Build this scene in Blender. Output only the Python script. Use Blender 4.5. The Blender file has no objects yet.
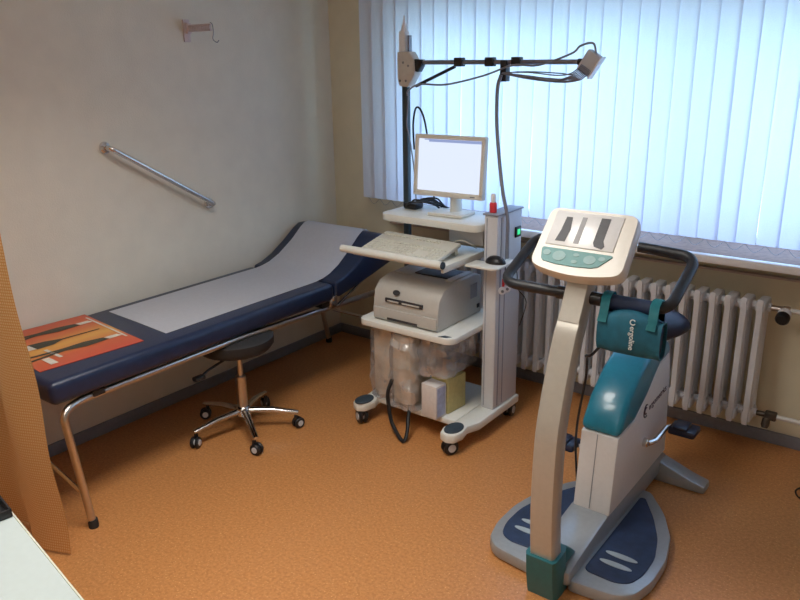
import bpy, bmesh, math, random
from mathutils import Vector, Matrix
random.seed(7)
S = bpy.context.scene
COL = S.collection
R = math.radians

# ------------------------------------------------------------------ materials
MATS = {}
def mat(name, col, rough=0.5, metal=0.0, noise=0.0, nscale=60, bump=0.0, bscale=200, spec=0.5, coat=0.0, trans=0.0):
    m = bpy.data.materials.new(name); m.use_nodes = True
    nt = m.node_tree; b = nt.nodes['Principled BSDF']
    b.inputs['Base Color'].default_value = (*col, 1)
    b.inputs['Roughness'].default_value = rough
    b.inputs['Metallic'].default_value = metal
    b.inputs['Specular IOR Level'].default_value = spec
    b.inputs['Coat Weight'].default_value = coat
    b.inputs['Transmission Weight'].default_value = trans
    tc = nt.nodes.new('ShaderNodeTexCoord')
    if noise > 0:
        n = nt.nodes.new('ShaderNodeTexNoise'); n.inputs['Scale'].default_value = nscale; n.inputs['Detail'].default_value = 3
        nt.links.new(tc.outputs['Object'], n.inputs['Vector'])
        r = nt.nodes.new('ShaderNodeValToRGB')
        r.color_ramp.elements[0].position = .3; r.color_ramp.elements[1].position = .7
        r.color_ramp.elements[0].color = (*[c*(1-noise) for c in col], 1)
        r.color_ramp.elements[1].color = (*[min(1, c*(1+noise)) for c in col], 1)
        nt.links.new(n.outputs['Fac'], r.inputs['Fac']); nt.links.new(r.outputs['Color'], b.inputs['Base Color'])
    if bump > 0:
        n = nt.nodes.new('ShaderNodeTexNoise'); n.inputs['Scale'].default_value = bscale; n.inputs['Detail'].default_value = 2
        nt.links.new(tc.outputs['Object'], n.inputs['Vector'])
        bp = nt.nodes.new('ShaderNodeBump'); bp.inputs['Strength'].default_value = bump; bp.inputs['Distance'].default_value = .002
        nt.links.new(n.outputs['Fac'], bp.inputs['Height']); nt.links.new(bp.outputs['Normal'], b.inputs['Normal'])
    MATS[name] = m
    return m

mat('wall_paint', (.74, .70, .60), .85, noise=.03, nscale=9, bump=.5, bscale=160)
mat('wall_yellow', (.74, .68, .50), .85, noise=.03, nscale=9, bump=.5, bscale=160)
mat('ceiling_paint', (.85, .84, .8), .9, noise=.02)
mat('baseboard_grey', (.22, .23, .27), .5, noise=.06)
mat('sill_stone', (.26, .17, .12), .8, noise=.15, nscale=40)
mat('white_paint', (.86, .87, .9), .35, noise=.02)
mat('mould_pink', (.55, .42, .34), .6, noise=.05)
mat('navy_vinyl', (.012, .022, .06), .33, noise=.12, nscale=30, bump=.25, bscale=350)
mat('chrome', (.72, .70, .68), .16, 1.0, noise=.03)
mat('chrome_warm', (.60, .55, .50), .28, 1.0, noise=.05)
mat('paper_white', (.88, .89, .95), .8, noise=.02, bump=.3, bscale=40)
mat('black_plastic', (.012, .012, .014), .4, noise=.1)
mat('black_rubber', (.02, .02, .022), .7, noise=.1)
mat('grip_foam', (.016, .017, .021), .42, noise=.2, bump=.3, bscale=400)
mat('trolley_cream', (.78, .79, .74), .38, noise=.02)
mat('tower_grey', (.62, .63, .66), .4, noise=.02)
mat('tower_seam', (.28, .30, .36), .5, noise=.05)
mat('bumper_dark', (.035, .055, .075), .55, noise=.15)
mat('mast_grey', (.05, .075, .085), .35, .4, noise=.05)
mat('boom_alu', (.25, .25, .28), .35, .7, noise=.05)
mat('bracket_beige', (.62, .58, .52), .5, noise=.04)
mat('cable_grey', (.22, .23, .27), .5, noise=.05)
mat('cable_black', (.01, .01, .012), .5, noise=.1)
mat('monitor_cream', (.74, .73, .66), .4, noise=.02)
mat('key_cream', (.72, .71, .62), .5, noise=.02)
mat('keyboard_body', (.70, .69, .62), .5, noise=.02)
mat('printer_grey', (.50, .49, .46), .45, noise=.02)
mat('printer_dark', (.03, .03, .035), .5, noise=.1)
mat('red_plastic', (.75, .05, .07), .3, noise=.05)
mat('carton_yellow', (.52, .44, .18), .6, noise=.08)
mat('carton_white', (.70, .66, .64), .6, noise=.05)
mat('carton_label', (.42, .45, .62), .6, noise=.2, nscale=35)
mat('carton_tan', (.62, .54, .42), .7, noise=.15, nscale=12)
mat('bike_silver', (.36, .39, .42), .32, .35, noise=.04)
mat('bike_post', (.52, .49, .43), .33, .3, noise=.03)
mat('bike_cream', (.80, .76, .66), .3, noise=.02, coat=.3)
mat('console_cream', (.80, .76, .68), .4, noise=.02, coat=.15)
mat('display_white', (.84, .84, .84), .3, noise=.02, spec=1.0)
mat('display_dark', (.06, .06, .07), .5, noise=.1)
mat('display_mid', (.35, .35, .36), .5, noise=.05)
mat('keypad_teal', (.20, .40, .40), .6, noise=.04)
mat('keypad_light', (.34, .52, .52), .6, noise=.04)
mat('bike_white', (.74, .73, .72), .35, noise=.02)
mat('teal_plastic', (.01, .22, .34), .28, noise=.05, coat=.3)
mat('teal_dark', (.02, .14, .16), .4, noise=.06)
mat('step_blue', (.018, .035, .085), .5, noise=.25, nscale=25)
mat('step_oval', (.38, .45, .50), .5, noise=.05)
mat('seat_blue', (.012, .018, .045), .35, noise=.1)
mat('pouch_teal', (.010, .12, .19), .7, noise=.12, nscale=40, bump=.4, bscale=500)
mat('pouch_navy', (.008, .02, .06), .7, noise=.1, bump=.3, bscale=400)
mat('strap_teal', (.03, .28, .33), .6, noise=.1, bump=.3, bscale=500)
mat('print_white', (.75, .8, .8), .6, noise=.02)
mat('print_dark', (.05, .03, .05), .6, noise=.05)
mat('radiator_paint', (.74, .76, .80), .38, noise=.02)
mat('pipe_paint', (.78, .77, .74), .4, noise=.02)
mat('brass_dark', (.10, .085, .07), .4, .7, noise=.2)
mat('desk_top', (.46, .52, .51), .45, noise=.02)
mat('desk_edge', (.55, .55, .45), .5, noise=.05)
mat('hook_pink', (.62, .52, .52), .5, noise=.03)
mat('steel_dark', (.3, .3, .3), .3, 1.0, noise=.05)
mat('window_frame', (.80, .80, .80), .4, noise=.02)
mat('figure_dark', (.05, .05, .035), .6, noise=.2)
mat('figure_pale', (.65, .62, .55), .6, noise=.1)

def emis(name, col, s):
    m = bpy.data.materials.new(name); m.use_nodes = True
    b = m.node_tree.nodes['Principled BSDF']
    b.inputs['Base Color'].default_value = (.02, .02, .02, 1)
    b.inputs['Roughness'].default_value = .3
    b.inputs['Emission Color'].default_value = (*col, 1); b.inputs['Emission Strength'].default_value = s
    MATS[name] = m; return m
emis('screen_lit', (.74, .82, 1.0), .62)
emis('screen_bar', (.40, .50, .86), .42)
emis('switch_lit', (.05, .9, .35), .6)
emis('lamp_lit', (1.0, .93, .83), 1.5)

def floor_mat():
    m = bpy.data.materials.new('orange_linoleum'); m.use_nodes = True; nt = m.node_tree; b = nt.nodes['Principled BSDF']
    tc = nt.nodes.new('ShaderNodeTexCoord')
    def noise(sc, det):
        n = nt.nodes.new('ShaderNodeTexNoise'); n.inputs['Scale'].default_value = sc; n.inputs['Detail'].default_value = det
        nt.links.new(tc.outputs['Object'], n.inputs['Vector']); return n
    a = noise(85, 3); r = nt.nodes.new('ShaderNodeValToRGB'); nt.links.new(a.outputs['Fac'], r.inputs['Fac'])
    r.color_ramp.elements[0].position = .32; r.color_ramp.elements[0].color = (.46, .19, .060, 1)
    r.color_ramp.elements[1].position = .66; r.color_ramp.elements[1].color = (.60, .27, .095, 1)
    v = noise(170, 1); r2 = nt.nodes.new('ShaderNodeValToRGB'); nt.links.new(v.outputs['Fac'], r2.inputs['Fac'])
    r2.color_ramp.elements[0].position = .66; r2.color_ramp.elements[0].color = (0, 0, 0, 1)
    r2.color_ramp.elements[1].position = .74; r2.color_ramp.elements[1].color = (1, 1, 1, 1)
    mx = nt.nodes.new('ShaderNodeMix'); mx.data_type = 'RGBA'
    nt.links.new(r2.outputs['Color'], mx.inputs[0]); nt.links.new(r.outputs['Color'], mx.inputs[6]); mx.inputs[7].default_value = (.78, .48, .2, 1)
    nt.links.new(mx.outputs[2], b.inputs['Base Color'])
    b.inputs['Roughness'].default_value = .3; b.inputs['Specular IOR Level'].default_value = .5
    bp = nt.nodes.new('ShaderNodeBump'); bp.inputs['Strength'].default_value = .25; bp.inputs['Distance'].default_value = .002
    nt.links.new(noise(90, 2).outputs['Fac'], bp.inputs['Height']); nt.links.new(bp.outputs['Normal'], b.inputs['Normal'])
    MATS['orange_linoleum'] = m
floor_mat()

def slat_mat():
    m = bpy.data.materials.new('slat_fabric'); m.use_nodes = True; nt = m.node_tree
    for n in list(nt.nodes): nt.nodes.remove(n)
    o = nt.nodes.new('ShaderNodeOutputMaterial'); d = nt.nodes.new('ShaderNodeBsdfDiffuse'); t = nt.nodes.new('ShaderNodeBsdfTranslucent')
    tc = nt.nodes.new('ShaderNodeTexCoord'); w = nt.nodes.new('ShaderNodeTexNoise'); w.inputs['Scale'].default_value = 220
    nt.links.new(tc.outputs['Object'], w.inputs['Vector'])
    r = nt.nodes.new('ShaderNodeValToRGB'); nt.links.new(w.outputs['Fac'], r.inputs['Fac'])
    r.color_ramp.elements[0].color = (.74, .77, .88, 1); r.color_ramp.elements[1].color = (.84, .87, .97, 1)
    nt.links.new(r.outputs['Color'], d.inputs['Color']); nt.links.new(r.outputs['Color'], t.inputs['Color'])
    mx = nt.nodes.new('ShaderNodeMixShader'); mx.inputs[0].default_value = .5
    nt.links.new(d.outputs[0], mx.inputs[1]); nt.links.new(t.outputs[0], mx.inputs[2]); nt.links.new(mx.outputs[0], o.inputs['Surface'])
    MATS['slat_fabric'] = m
slat_mat()

def curtain_mat():
    m = bpy.data.materials.new('curtain_check'); m.use_nodes = True; nt = m.node_tree; b = nt.nodes['Principled BSDF']
    uv = nt.nodes.new('ShaderNodeUVMap'); sp = nt.nodes.new('ShaderNodeSeparateXYZ'); nt.links.new(uv.outputs[0], sp.inputs[0])
    def stripe(out):
        a = nt.nodes.new('ShaderNodeMath'); a.operation = 'MULTIPLY'; a.inputs[1].default_value = 95; nt.links.new(out, a.inputs[0])
        f = nt.nodes.new('ShaderNodeMath'); f.operation = 'FRACT'; nt.links.new(a.outputs[0], f.inputs[0])
        g = nt.nodes.new('ShaderNodeMath'); g.operation = 'LESS_THAN'; g.inputs[1].default_value = .35; nt.links.new(f.outputs[0], g.inputs[0]); return g
    x, y = stripe(sp.outputs['X']), stripe(sp.outputs['Y'])
    mx = nt.nodes.new('ShaderNodeMath'); mx.operation = 'MAXIMUM'; nt.links.new(x.outputs[0], mx.inputs[0]); nt.links.new(y.outputs[0], mx.inputs[1])
    c = nt.nodes.new('ShaderNodeMix'); c.data_type = 'RGBA'; nt.links.new(mx.outputs[0], c.inputs[0])
    c.inputs[6].default_value = (.94, .60, .28, 1); c.inputs[7].default_value = (.82, .38, .11, 1)
    nt.links.new(c.outputs[2], b.inputs['Base Color']); b.inputs['Roughness'].default_value = .8
    tl = nt.nodes.new('ShaderNodeBsdfTranslucent'); nt.links.new(c.outputs[2], tl.inputs['Color']); ms_ = nt.nodes.new('ShaderNodeMixShader'); ms_.inputs[0].default_value = .5
    nt.links.new(b.outputs[0], ms_.inputs[1]); nt.links.new(tl.outputs[0], ms_.inputs[2]); nt.links.new(ms_.outputs[0], nt.nodes['Material Output'].inputs['Surface'])
    MATS['curtain_check'] = m
curtain_mat()

def poster_mat():
    m = bpy.data.materials.new('poster_print'); m.use_nodes = True; nt = m.node_tree; b = nt.nodes['Principled BSDF']
    uv = nt.nodes.new('ShaderNodeTexCoord'); sp = nt.nodes.new('ShaderNodeSeparateXYZ'); mu = nt.nodes.new('ShaderNodeVectorMath'); mu.operation = 'SCALE'; mu.inputs['Scale'].default_value = 1.9; nt.links.new(uv.outputs['Object'], mu.inputs[0]); nt.links.new(mu.outputs[0], sp.inputs[0])
    r = nt.nodes.new('ShaderNodeValToRGB'); nt.links.new(sp.outputs['X'], r.inputs['Fac'])
    e = r.color_ramp.elements; e[0].position = 0; e[0].color = (.52, .08, .03, 1); e[1].position = 1; e[1].color = (.52, .055, .025, 1)
    for p, c in ((.3, (.58, .13, .03, 1)), (.52, (.68, .34, .06, 1)), (.75, (.55, .10, .03, 1))):
        n = e.new(p); n.color = c
    nt.links.new(r.outputs['Color'], b.inputs['Base Color']); b.inputs['Roughness'].default_value = .35
    MATS['poster_print'] = m
poster_mat()

def film_mat():
    m = bpy.data.materials.new('clear_film'); m.use_nodes = True; nt = m.node_tree
    for n in list(nt.nodes): nt.nodes.remove(n)
    o = nt.nodes.new('ShaderNodeOutputMaterial'); t = nt.nodes.new('ShaderNodeBsdfTransparent'); g = nt.nodes.new('ShaderNodeBsdfGlossy'); d = nt.nodes.new('ShaderNodeBsdfDiffuse')
    t.inputs[0].default_value = (.93, .93, .95, 1); g.inputs['Roughness'].default_value = .12; d.inputs[0].default_value = (.85, .85, .88, 1)
    a = nt.nodes.new('ShaderNodeMixShader'); a.inputs[0].default_value = .45; nt.links.new(g.outputs[0], a.inputs[1]); nt.links.new(d.outputs[0], a.inputs[2])
    tc = nt.nodes.new('ShaderNodeTexCoord'); n = nt.nodes.new('ShaderNodeTexNoise'); n.inputs['Scale'].default_value = 14; n.inputs['Detail'].default_value = 5
    nt.links.new(tc.outputs['Object'], n.inputs['Vector'])
    bp = nt.nodes.new('ShaderNodeBump'); bp.inputs['Strength'].default_value = .5; bp.inputs['Distance'].default_value = .02
    nt.links.new(n.outputs['Fac'], bp.inputs['Height']); nt.links.new(bp.outputs[0], g.inputs['Normal'])
    mp = nt.nodes.new('ShaderNodeMapRange'); mp.inputs[1].default_value = .35; mp.inputs[2].default_value = .7; mp.inputs[3].default_value = .15; mp.inputs[4].default_value = .6
    nt.links.new(n.outputs['Fac'], mp.inputs[0])
    x = nt.nodes.new('ShaderNodeMixShader'); nt.links.new(mp.outputs[0], x.inputs[0]); nt.links.new(t.outputs[0], x.inputs[1]); nt.links.new(a.outputs[0], x.inputs[2])
    nt.links.new(x.outputs[0], o.inputs['Surface']); MATS['clear_film'] = m
film_mat()

def glass_mat():
    m = bpy.data.materials.new('pane_glass'); m.use_nodes = True; nt = m.node_tree
    for n in list(nt.nodes): nt.nodes.remove(n)
    o = nt.nodes.new('ShaderNodeOutputMaterial'); t = nt.nodes.new('ShaderNodeBsdfTransparent'); g = nt.nodes.new('ShaderNodeBsdfGlossy'); g.inputs['Roughness'].default_value = .02
    t.inputs[0].default_value = (.95, .97, .97, 1)
    a = nt.nodes.new('ShaderNodeMixShader'); a.inputs[0].default_value = .06; nt.links.new(t.outputs[0], a.inputs[1]); nt.links.new(g.outputs[0], a.inputs[2]); nt.links.new(a.outputs[0], o.inputs['Surface'])
    MATS['pane_glass'] = m
glass_mat()

# ------------------------------------------------------------------ mesh helpers
def fillet(pts, r, n=6, closed=False):
    pts = [Vector(p) for p in pts]; out = []
    N = len(pts)
    for i, p in enumerate(pts):
        if not closed and i in (0, N-1): out.append(p); continue
        a, b = pts[i-1], pts[(i+1) % N]
        u, v = (a-p), (b-p); rr = min(r, u.length*.49, v.length*.49)
        s, e = p+u.normalized()*rr, p+v.normalized()*rr
        for k in range(n+1):
            t = k/n; out.append((1-t)**2*s+2*t*(1-t)*p+t*t*e)
    return out
def spline(pts, n=8):
    P = [Vector(p) for p in pts]; P = [2*P[0]-P[1]]+P+[2*P[-1]-P[-2]]; out = []
    for i in range(1, len(P)-2):
        for k in range(n):
            t = k/n; a, b, c, d = P[i-1:i+3]
            out.append(.5*((2*b)+(c-a)*t+(2*a-5*b+4*c-d)*t*t+(3*b-3*c+d-a)*t**3))
    out.append(P[-2]); return out

class MB:
    def __init__(s): s.bm = bmesh.new()
    def _merge(s, tb, M=None):
        me = bpy.data.meshes.new('tmp'); tb.to_mesh(me); tb.free()
        if M is not None: me.transform(M)
        s.bm.from_mesh(me); bpy.data.meshes.remove(me); return s
    def box(s, a, b, bev=0, seg=2, M=None):
        tb = bmesh.new(); bmesh.ops.create_cube(tb, size=1)
        a, b = Vector(a), Vector(b); c = (a+b)/2; d = b-a
        for v in tb.verts: v.co = Vector((v.co.x*d.x, v.co.y*d.y, v.co.z*d.z))+c
        if bev: bmesh.ops.bevel(tb, geom=tb.edges[:], offset=bev, segments=seg, profile=.5, affect='EDGES', clamp_overlap=True)
        return s._merge(tb, M)
    def tube(s, pts, r, n=12, closed=False, flat=None):
        pts = [Vector(p) for p in pts]; rs = r if isinstance(r, (list, tuple)) else [r]*len(pts)
        tb = bmesh.new(); rings = []; N = len(pts); up = None
        for i, p in enumerate(pts):
            if closed: t = (pts[(i+1) % N]-pts[i-1])
            else: t = pts[min(i+1, N-1)]-pts[max(i-1, 0)]
            t.normalize()
            if up is None:
                up = Vector((0, 0, 1)) if abs(t.z) < .9 else Vector((1, 0, 0))
            x = up.cross(t); x.normalize(); y = t.cross(x); y.normalize(); up = y
            fx, fy = flat if flat else (1, 1)
            rings.append([tb.verts.new(p+rs[i]*(fx*math.cos(2*math.pi*k/n)*x+fy*math.sin(2*math.pi*k/n)*y)) for k in range(n)])
        for i in range(N if closed else N-1):
            A, B = rings[i], rings[(i+1) % N]
            for k in range(n): tb.faces.new((A[k], A[(k+1) % n], B[(k+1) % n], B[k]))
        if not closed: tb.faces.new(rings[0][::-1]); tb.faces.new(rings[-1])
        return s._merge(tb)
    def lathe(s, prof, c=(0, 0, 0), n=24, M=None):
        tb = bmesh.new(); rings = []
        for r, z in prof: rings.append([tb.verts.new((max(r, 1e-4)*math.cos(2*math.pi*k/n), max(r, 1e-4)*math.sin(2*math.pi*k/n), z)) for k in range(n)])
        for A, B in zip(rings, rings[1:]):
            for k in range(n): tb.faces.new((A[k], A[(k+1) % n], B[(k+1) % n], B[k]))
        tb.faces.new(rings[0][::-1]); tb.faces.new(rings[-1])
        return s._merge(tb, Matrix.Translation(c) @ (M or Matrix()))
    def prism(s, poly, axis, a, b, bev=0, seg=2, M=None):
        tb = bmesh.new()
        def P(u, v, w): return {'x': (w, u, v), 'y': (u, w, v), 'z': (u, v, w)}[axis]
        A = [tb.verts.new(P(u, v, a)) for u, v in poly]; B = [tb.verts.new(P(u, v, b)) for u, v in poly]; n = len(poly)
        tb.faces.new(A); tb.faces.new(B[::-1])
        for k in range(n): tb.faces.new((A[k], B[k], B[(k+1) % n], A[(k+1) % n]))
        bmesh.ops.recalc_face_normals(tb, faces=tb.faces[:])
        if bev:
            es = [e for e in tb.edges if len(e.link_faces) == 2 and e.calc_face_angle(0) > R(35)]
            bmesh.ops.bevel(tb, geom=es, offset=bev, segments=seg, profile=.5, affect='EDGES', clamp_overlap=True)
        return s._merge(tb, M)
    def grid(s, f, nu, nv, M=None, thick=0):
        tb = bmesh.new(); g = [[tb.verts.new(f(i/nu, j/nv)) for j in range(nv+1)] for i in range(nu+1)]
        uvl = tb.loops.layers.uv.new('UVMap')
        for i in range(nu):
            for j in range(nv):
                fc = tb.faces.new((g[i][j], g[i+1][j], g[i+1][j+1], g[i][j+1]))
                for l, (a, b) in zip(fc.loops, ((i, j), (i+1, j), (i+1, j+1), (i, j+1))): l[uvl].uv = (a/nu, b/nv)
        if thick:
            bmesh.ops.solidify(tb, geom=tb.faces[:], thickness=thick)
        return s._merge(tb, M)
    def text(s, txt, size, M, depth=.0006):
        cu = bpy.data.curves.new('t', 'FONT'); cu.body = txt; cu.size = size; cu.extrude = depth
        o = bpy.data.objects.new('t', cu); me = bpy.data.meshes.new_from_object(o)
        me.transform(M); s.bm.from_mesh(me); bpy.data.meshes.remove(me); bpy.data.objects.remove(o); bpy.data.curves.remove(cu); return s
    def build(s, name, m, parent=None, ang=35, origin=None):
        if parent is None: O = Vector(origin) if origin else Vector((0, 0, 0))
        else:
            O = Vector((0, 0, 0)); p = parent
            while p: O += p.location; p = p.parent
        for v in s.bm.verts: v.co -= O
        bmesh.ops.recalc_face_normals(s.bm, faces=s.bm.faces[:])
        for f in s.bm.faces: f.smooth = True
        me = bpy.data.meshes.new(name); s.bm.to_mesh(me); s.bm.free()
        me.set_sharp_from_angle(angle=R(ang))
        me.materials.append(MATS[m]); o = bpy.data.objects.new(name, me); COL.objects.link(o)
        if parent: o.parent = parent
        else: o.location = O
        return o
def tag(o, label, cat, group=None):
    o['label'] = label; o['category'] = cat
    if group: o['group'] = group
    return o
def thing(name, label, cat, loc=(0, 0, 0), group=None):
    o = bpy.data.objects.new(name, None); o.empty_display_size = .05; COL.objects.link(o); o.location = loc
    return tag(o, label, cat, group)
def struct(o): o['kind'] = 'structure'; return o
def lab(o, t): o['label'] = t; return o
def axM(axis, c=(0, 0, 0)):
    z = Vector(axis).normalized(); q = z.to_track_quat('Z', 'Y'); return Matrix.Translation(c) @ q.to_matrix().to_4x4()

# ------------------------------------------------------------------ setting
RX, RY, H = 4.1, -4.7, 2.6
WX0, WX1, WZ0, WZ1 = .62, 3.75, .868, 1.93
struct(MB().box((-.2, RY-.2, -.12), (RX+.2, .3, 0)).build('floor', 'orange_linoleum'))
struct(MB().box((-.2, RY-.2, H), (RX+.2, .3, H+.12)).build('ceiling', 'ceiling_paint'))
struct(MB().box((-.2, RY-.2, 0), (0, .3, H)).build('wall_left', 'wall_paint'))
struct(MB().box((RX, RY-.2, 0), (RX+.2, .3, H)).build('wall_right', 'wall_paint'))
struct(MB().box((0, RY-.2, 0), (RX, RY, H)).build('wall_front', 'wall_paint'))
b = MB()
b.box((0, 0, 0), (RX, .3, WZ0)); b.box((0, 0, WZ1), (RX, .3, H)); b.box((0, 0, WZ0), (WX0, .3, WZ1)); b.box((WX1, 0, WZ0), (RX, .3, WZ1))
struct(b.build('wall_back', 'wall_yellow'))
struct(MB().box((0, RY, 0), (.012, 0, .06), .003).build('baseboard_left', 'baseboard_grey'))
struct(MB().box((.012, -.012, 0), (RX, 0, .06), .003).build('baseboard_back', 'baseboard_grey'))
# window
w = thing('window_1', 'wide window behind the vertical blind', 'window', (WX0, .16, WZ0)); del w['category']; del w['label']; struct(w)
b = MB(); t = .06
b.box((WX0, .13, WZ0), (WX1, .2, WZ0+t), .006); b.box((WX0, .13, WZ1-t), (WX1, .2, WZ1), .006)
for x in (WX0, (WX0+WX1)/2-.05, WX1-t): b.box((x, .13, WZ0+t), (x+(t if x in (WX0, WX1-t) else .1), .2, WZ1-t), .006)
struct(b.build('window_frame', 'window_frame', w))
struct(MB().box((WX0+t, .155, WZ0+t), (WX1-t, .165, WZ1-t)).build('window_pane', 'pane_glass', w))
# sill
struct(MB().prism([(.58, -.19), (RX-.001, -.19), (RX-.001, -.0005), (WX1-.001, -.0005), (WX1-.001, .129), (WX0+.001, .129), (WX0+.001, -.0005), (.58, -.0005)], 'z', .8685, .903).build('trim_1', 'sill_stone'))
struct(MB().box((.58, -.23, .872), (RX, -.1905, .907), .006).build('trim_2', 'white_paint'))
struct(MB().box((.45, -.03, .79), (RX, 0, .80), .003).build('trim_3', 'mould_pink'))

# vertical blind
vb = thing('vertical_blind', 'white vertical slat blind drawn closed across the whole window', 'blind', (.38, -.13, 2.3))
MB().box((.34, -.155, 2.28), (RX-.05, -.105, 2.33), .004).build('headrail', 'white_paint', vb)
for x in (.34, RX-.2): MB().box((x, -.105, 2.29), (x+.06, 0, 2.31)).build('bracket', 'white_paint', vb)
sp = .0833; n = int((RX-.1-.38)/sp)
sx = []
for i in range(n):
    x = .385+i*sp; sx.append(x)
    if x > 3.95: break
    a = R(5+random.uniform(-2, 2)); wv = .0915
    ph = random.uniform(-.003, .003)
    def f(u, v, x=x, a=a):
        s_ = (u-.5)*wv; bow = .003*(1-(2*u-1)**2)
        sk = ph*(1-v)*2
        return (x+s_*math.cos(a)+sk, -.13-s_*math.sin(a)-bow*math.cos(a), .955+v*1.325)
    MB().grid(f, 6, 4).build('slat', 'slat_fabric', vb, 80)
b = MB()
for i in range(len(sx)-1):
    b.tube(spline([(sx[i], -.14, .957), (sx[i]+sp*.5, -.145, .925), (sx[i+1], -.14, .957)], 5), .0011, 5)
b.build('bottom_chain', 'steel_dark', vb)

# ------------------------------------------------------------------ radiator
rad = thing('radiator', 'white column radiator under the window sill with many slim sections', 'radiator', (1.7, -.1, .0))
for i in range(28):
    x = .80+i*.0655; b = MB(); z0, z1 = .155, .72
    for y in (-.165, -.115, -.065):
        b.tube([(x, y, z0+.02), (x, y, z1-.02)], .016, 8, flat=(1.0, 1.0))
    b.box((x-.022, -.175, z0-.008), (x+.022, -.055, z0+.05), .012)
    b.box((x-.022, -.175, z1-.05), (x+.022, -.055, z1), .012)
    b.prism([(-.186, z0+.0), (-.18, z0-.015), (-.17, z0+.02), (-.17, z1-.03), (-.184, z1+.012), (-.188, z1-.01), (-.181, z1-.04), (-.181, z0+.03)], 'x', x-.011, x+.011)
    b.tube([(x-.033, -.115, z1-.035), (x+.033, -.115, z1-.035)], .02, 10)
    b.tube([(x-.033, -.115, z0+.03), (x+.033, -.115, z0+.03)], .02, 10)
    b.build('radiator_section', 'radiator_paint', rad)
xe = .80+27*.0655+.033
b = MB(); b.tube([(xe-.02, -.115, .685), (xe+.05, -.115, .685)], .013); b.box((xe+.045, -.13, .67), (xe+.075, -.10, .70), .004)
vt = b.build('upper_valve', 'chrome_warm', rad)
MB().lathe([(.012, 0), (.02, .01), (.028, .015), (.028, .05), (.024, .062), (0, .063)], M=axM((0, -1, -.25), (xe+.06, -.13, .68))).build('thermostat_head', 'white_paint', rad)
lab(MB().lathe([(.0285, 0), (.0285, .02), (.022, .03), (0, .031)], M=axM((0, -1, -.25), (xe+.06, -.172, .6695))).build('thermostat_cap', 'black_plastic', rad), 'black thermostat cap')
b = MB(); b.tube([(xe-.02, -.115, .185), (xe+.04, -.115, .185)], .012); b.box((xe+.035, -.13, .165), (xe+.085, -.10, .205), .006)
b.lathe([(.016, 0), (.018, .03), (.012, .045)], M=axM((0, -.5, -1), (xe+.045, -.118, .17)))
b.build('lower_valve', 'brass_dark', rad)
MB().tube([(xe+.075, -.115, .685), (RX-.01, -.115, .685)], .011).build('supply_pipe', 'pipe_paint', rad)
MB().tube([(xe+.085, -.115, .185), (RX-.01, -.115, .185)], .011).build('return_pipe', 'pipe_paint', rad)
for x, z in ((.95, .55), (2.35, .55), (.95, .25), (2.35, .25)): MB().box((x, -.055, z), (x+.02, -.001, z+.03)).build('wall_bracket', 'radiator_paint', rad)

# ------------------------------------------------------------------ couch
BX0, BX1 = .03, .655
YF, YH = -2.32, -.76
bed = thing('examination_couch', 'dark navy padded examination couch on tubular chrome legs along the left wall', 'couch', (.33, -1.4, 0))
MB().box((BX0, YF, .535), (BX1, YH-.005, .63), .028, 4).build('mattress', 'navy_vinyl', bed, 50)
poly = [(-.755, .632), (-.70, .642), (-.62, .672), (-.52, .73), (-.43, .79), (-.385, .812), (-.345, .812), (-.30, .785), (-.255, .71), (-.25, .665), (-.28, .64), (-.45, .60), (-.62, .565), (-.73, .545), (-.755, .56)]
MB().prism(poly, 'x', BX0, BX1, .02, 3).build('head_section', 'navy_vinyl', bed, 50)
fx0, fx1 = BX0+.04, BX1-.035
def leg_loop(x):
    return fillet([(x, -2.255, .012), (x, -2.235, .515), (x, -1.4, .518)], .09, 8)
for x in (fx0, fx1):
    MB().tube(fillet([(x+(.05 if x > .3 else -.02), -2.25, .02), (x+(.025 if x > .3 else 0), -2.285, .50), (x, -2.2, .5135), (x, -1.4, .517), (x, -.25, .475)], .085, 8), .0155, 12).build('side_rail', 'chrome_warm', bed)
    MB().lathe([(.019, 0), (.02, .01), (.018, .035), (.0, .036)], (x+(.052 if x > .3 else -.022), -2.248, 0)).build('foot_cap', 'black_rubber', bed)
    MB().tube([(x, -.30, .478), (x, -.20, .02)], .0155, 12).build('leg', 'chrome_warm', bed)
    MB().lathe([(.019, 0), (.02, .01), (.018, .03), (.0, .031)], (x, -.198, 0)).build('foot_cap', 'black_rubber', bed)
MB().tube([(fx0, -2.28, .33), (fx1+.035, -2.265, .155)], .009, 8).build('crossbar', 'chrome', bed)
MB().tube([(fx0, -.25, .25), (fx1, -.25, .25)], .009, 8).build('crossbar', 'chrome', bed)
for y in (-2.15, -.85): MB().box((fx0-.02, y, .512), (fx1+.02, y+.05, .536)).build('support_bar', 'black_plastic', bed)
for x in (fx0, fx1+.022):
    MB().box((x-.006, -.80, .495), (x+.006, -.74, .56), .004).tube([(x-.015, -.765, .545), (x+.015, -.765, .545)], .012, 10).tube([(x, -.74, .50), (x, -.48, .605)], .008, 8).build('hinge', 'chrome', bed)
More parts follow.
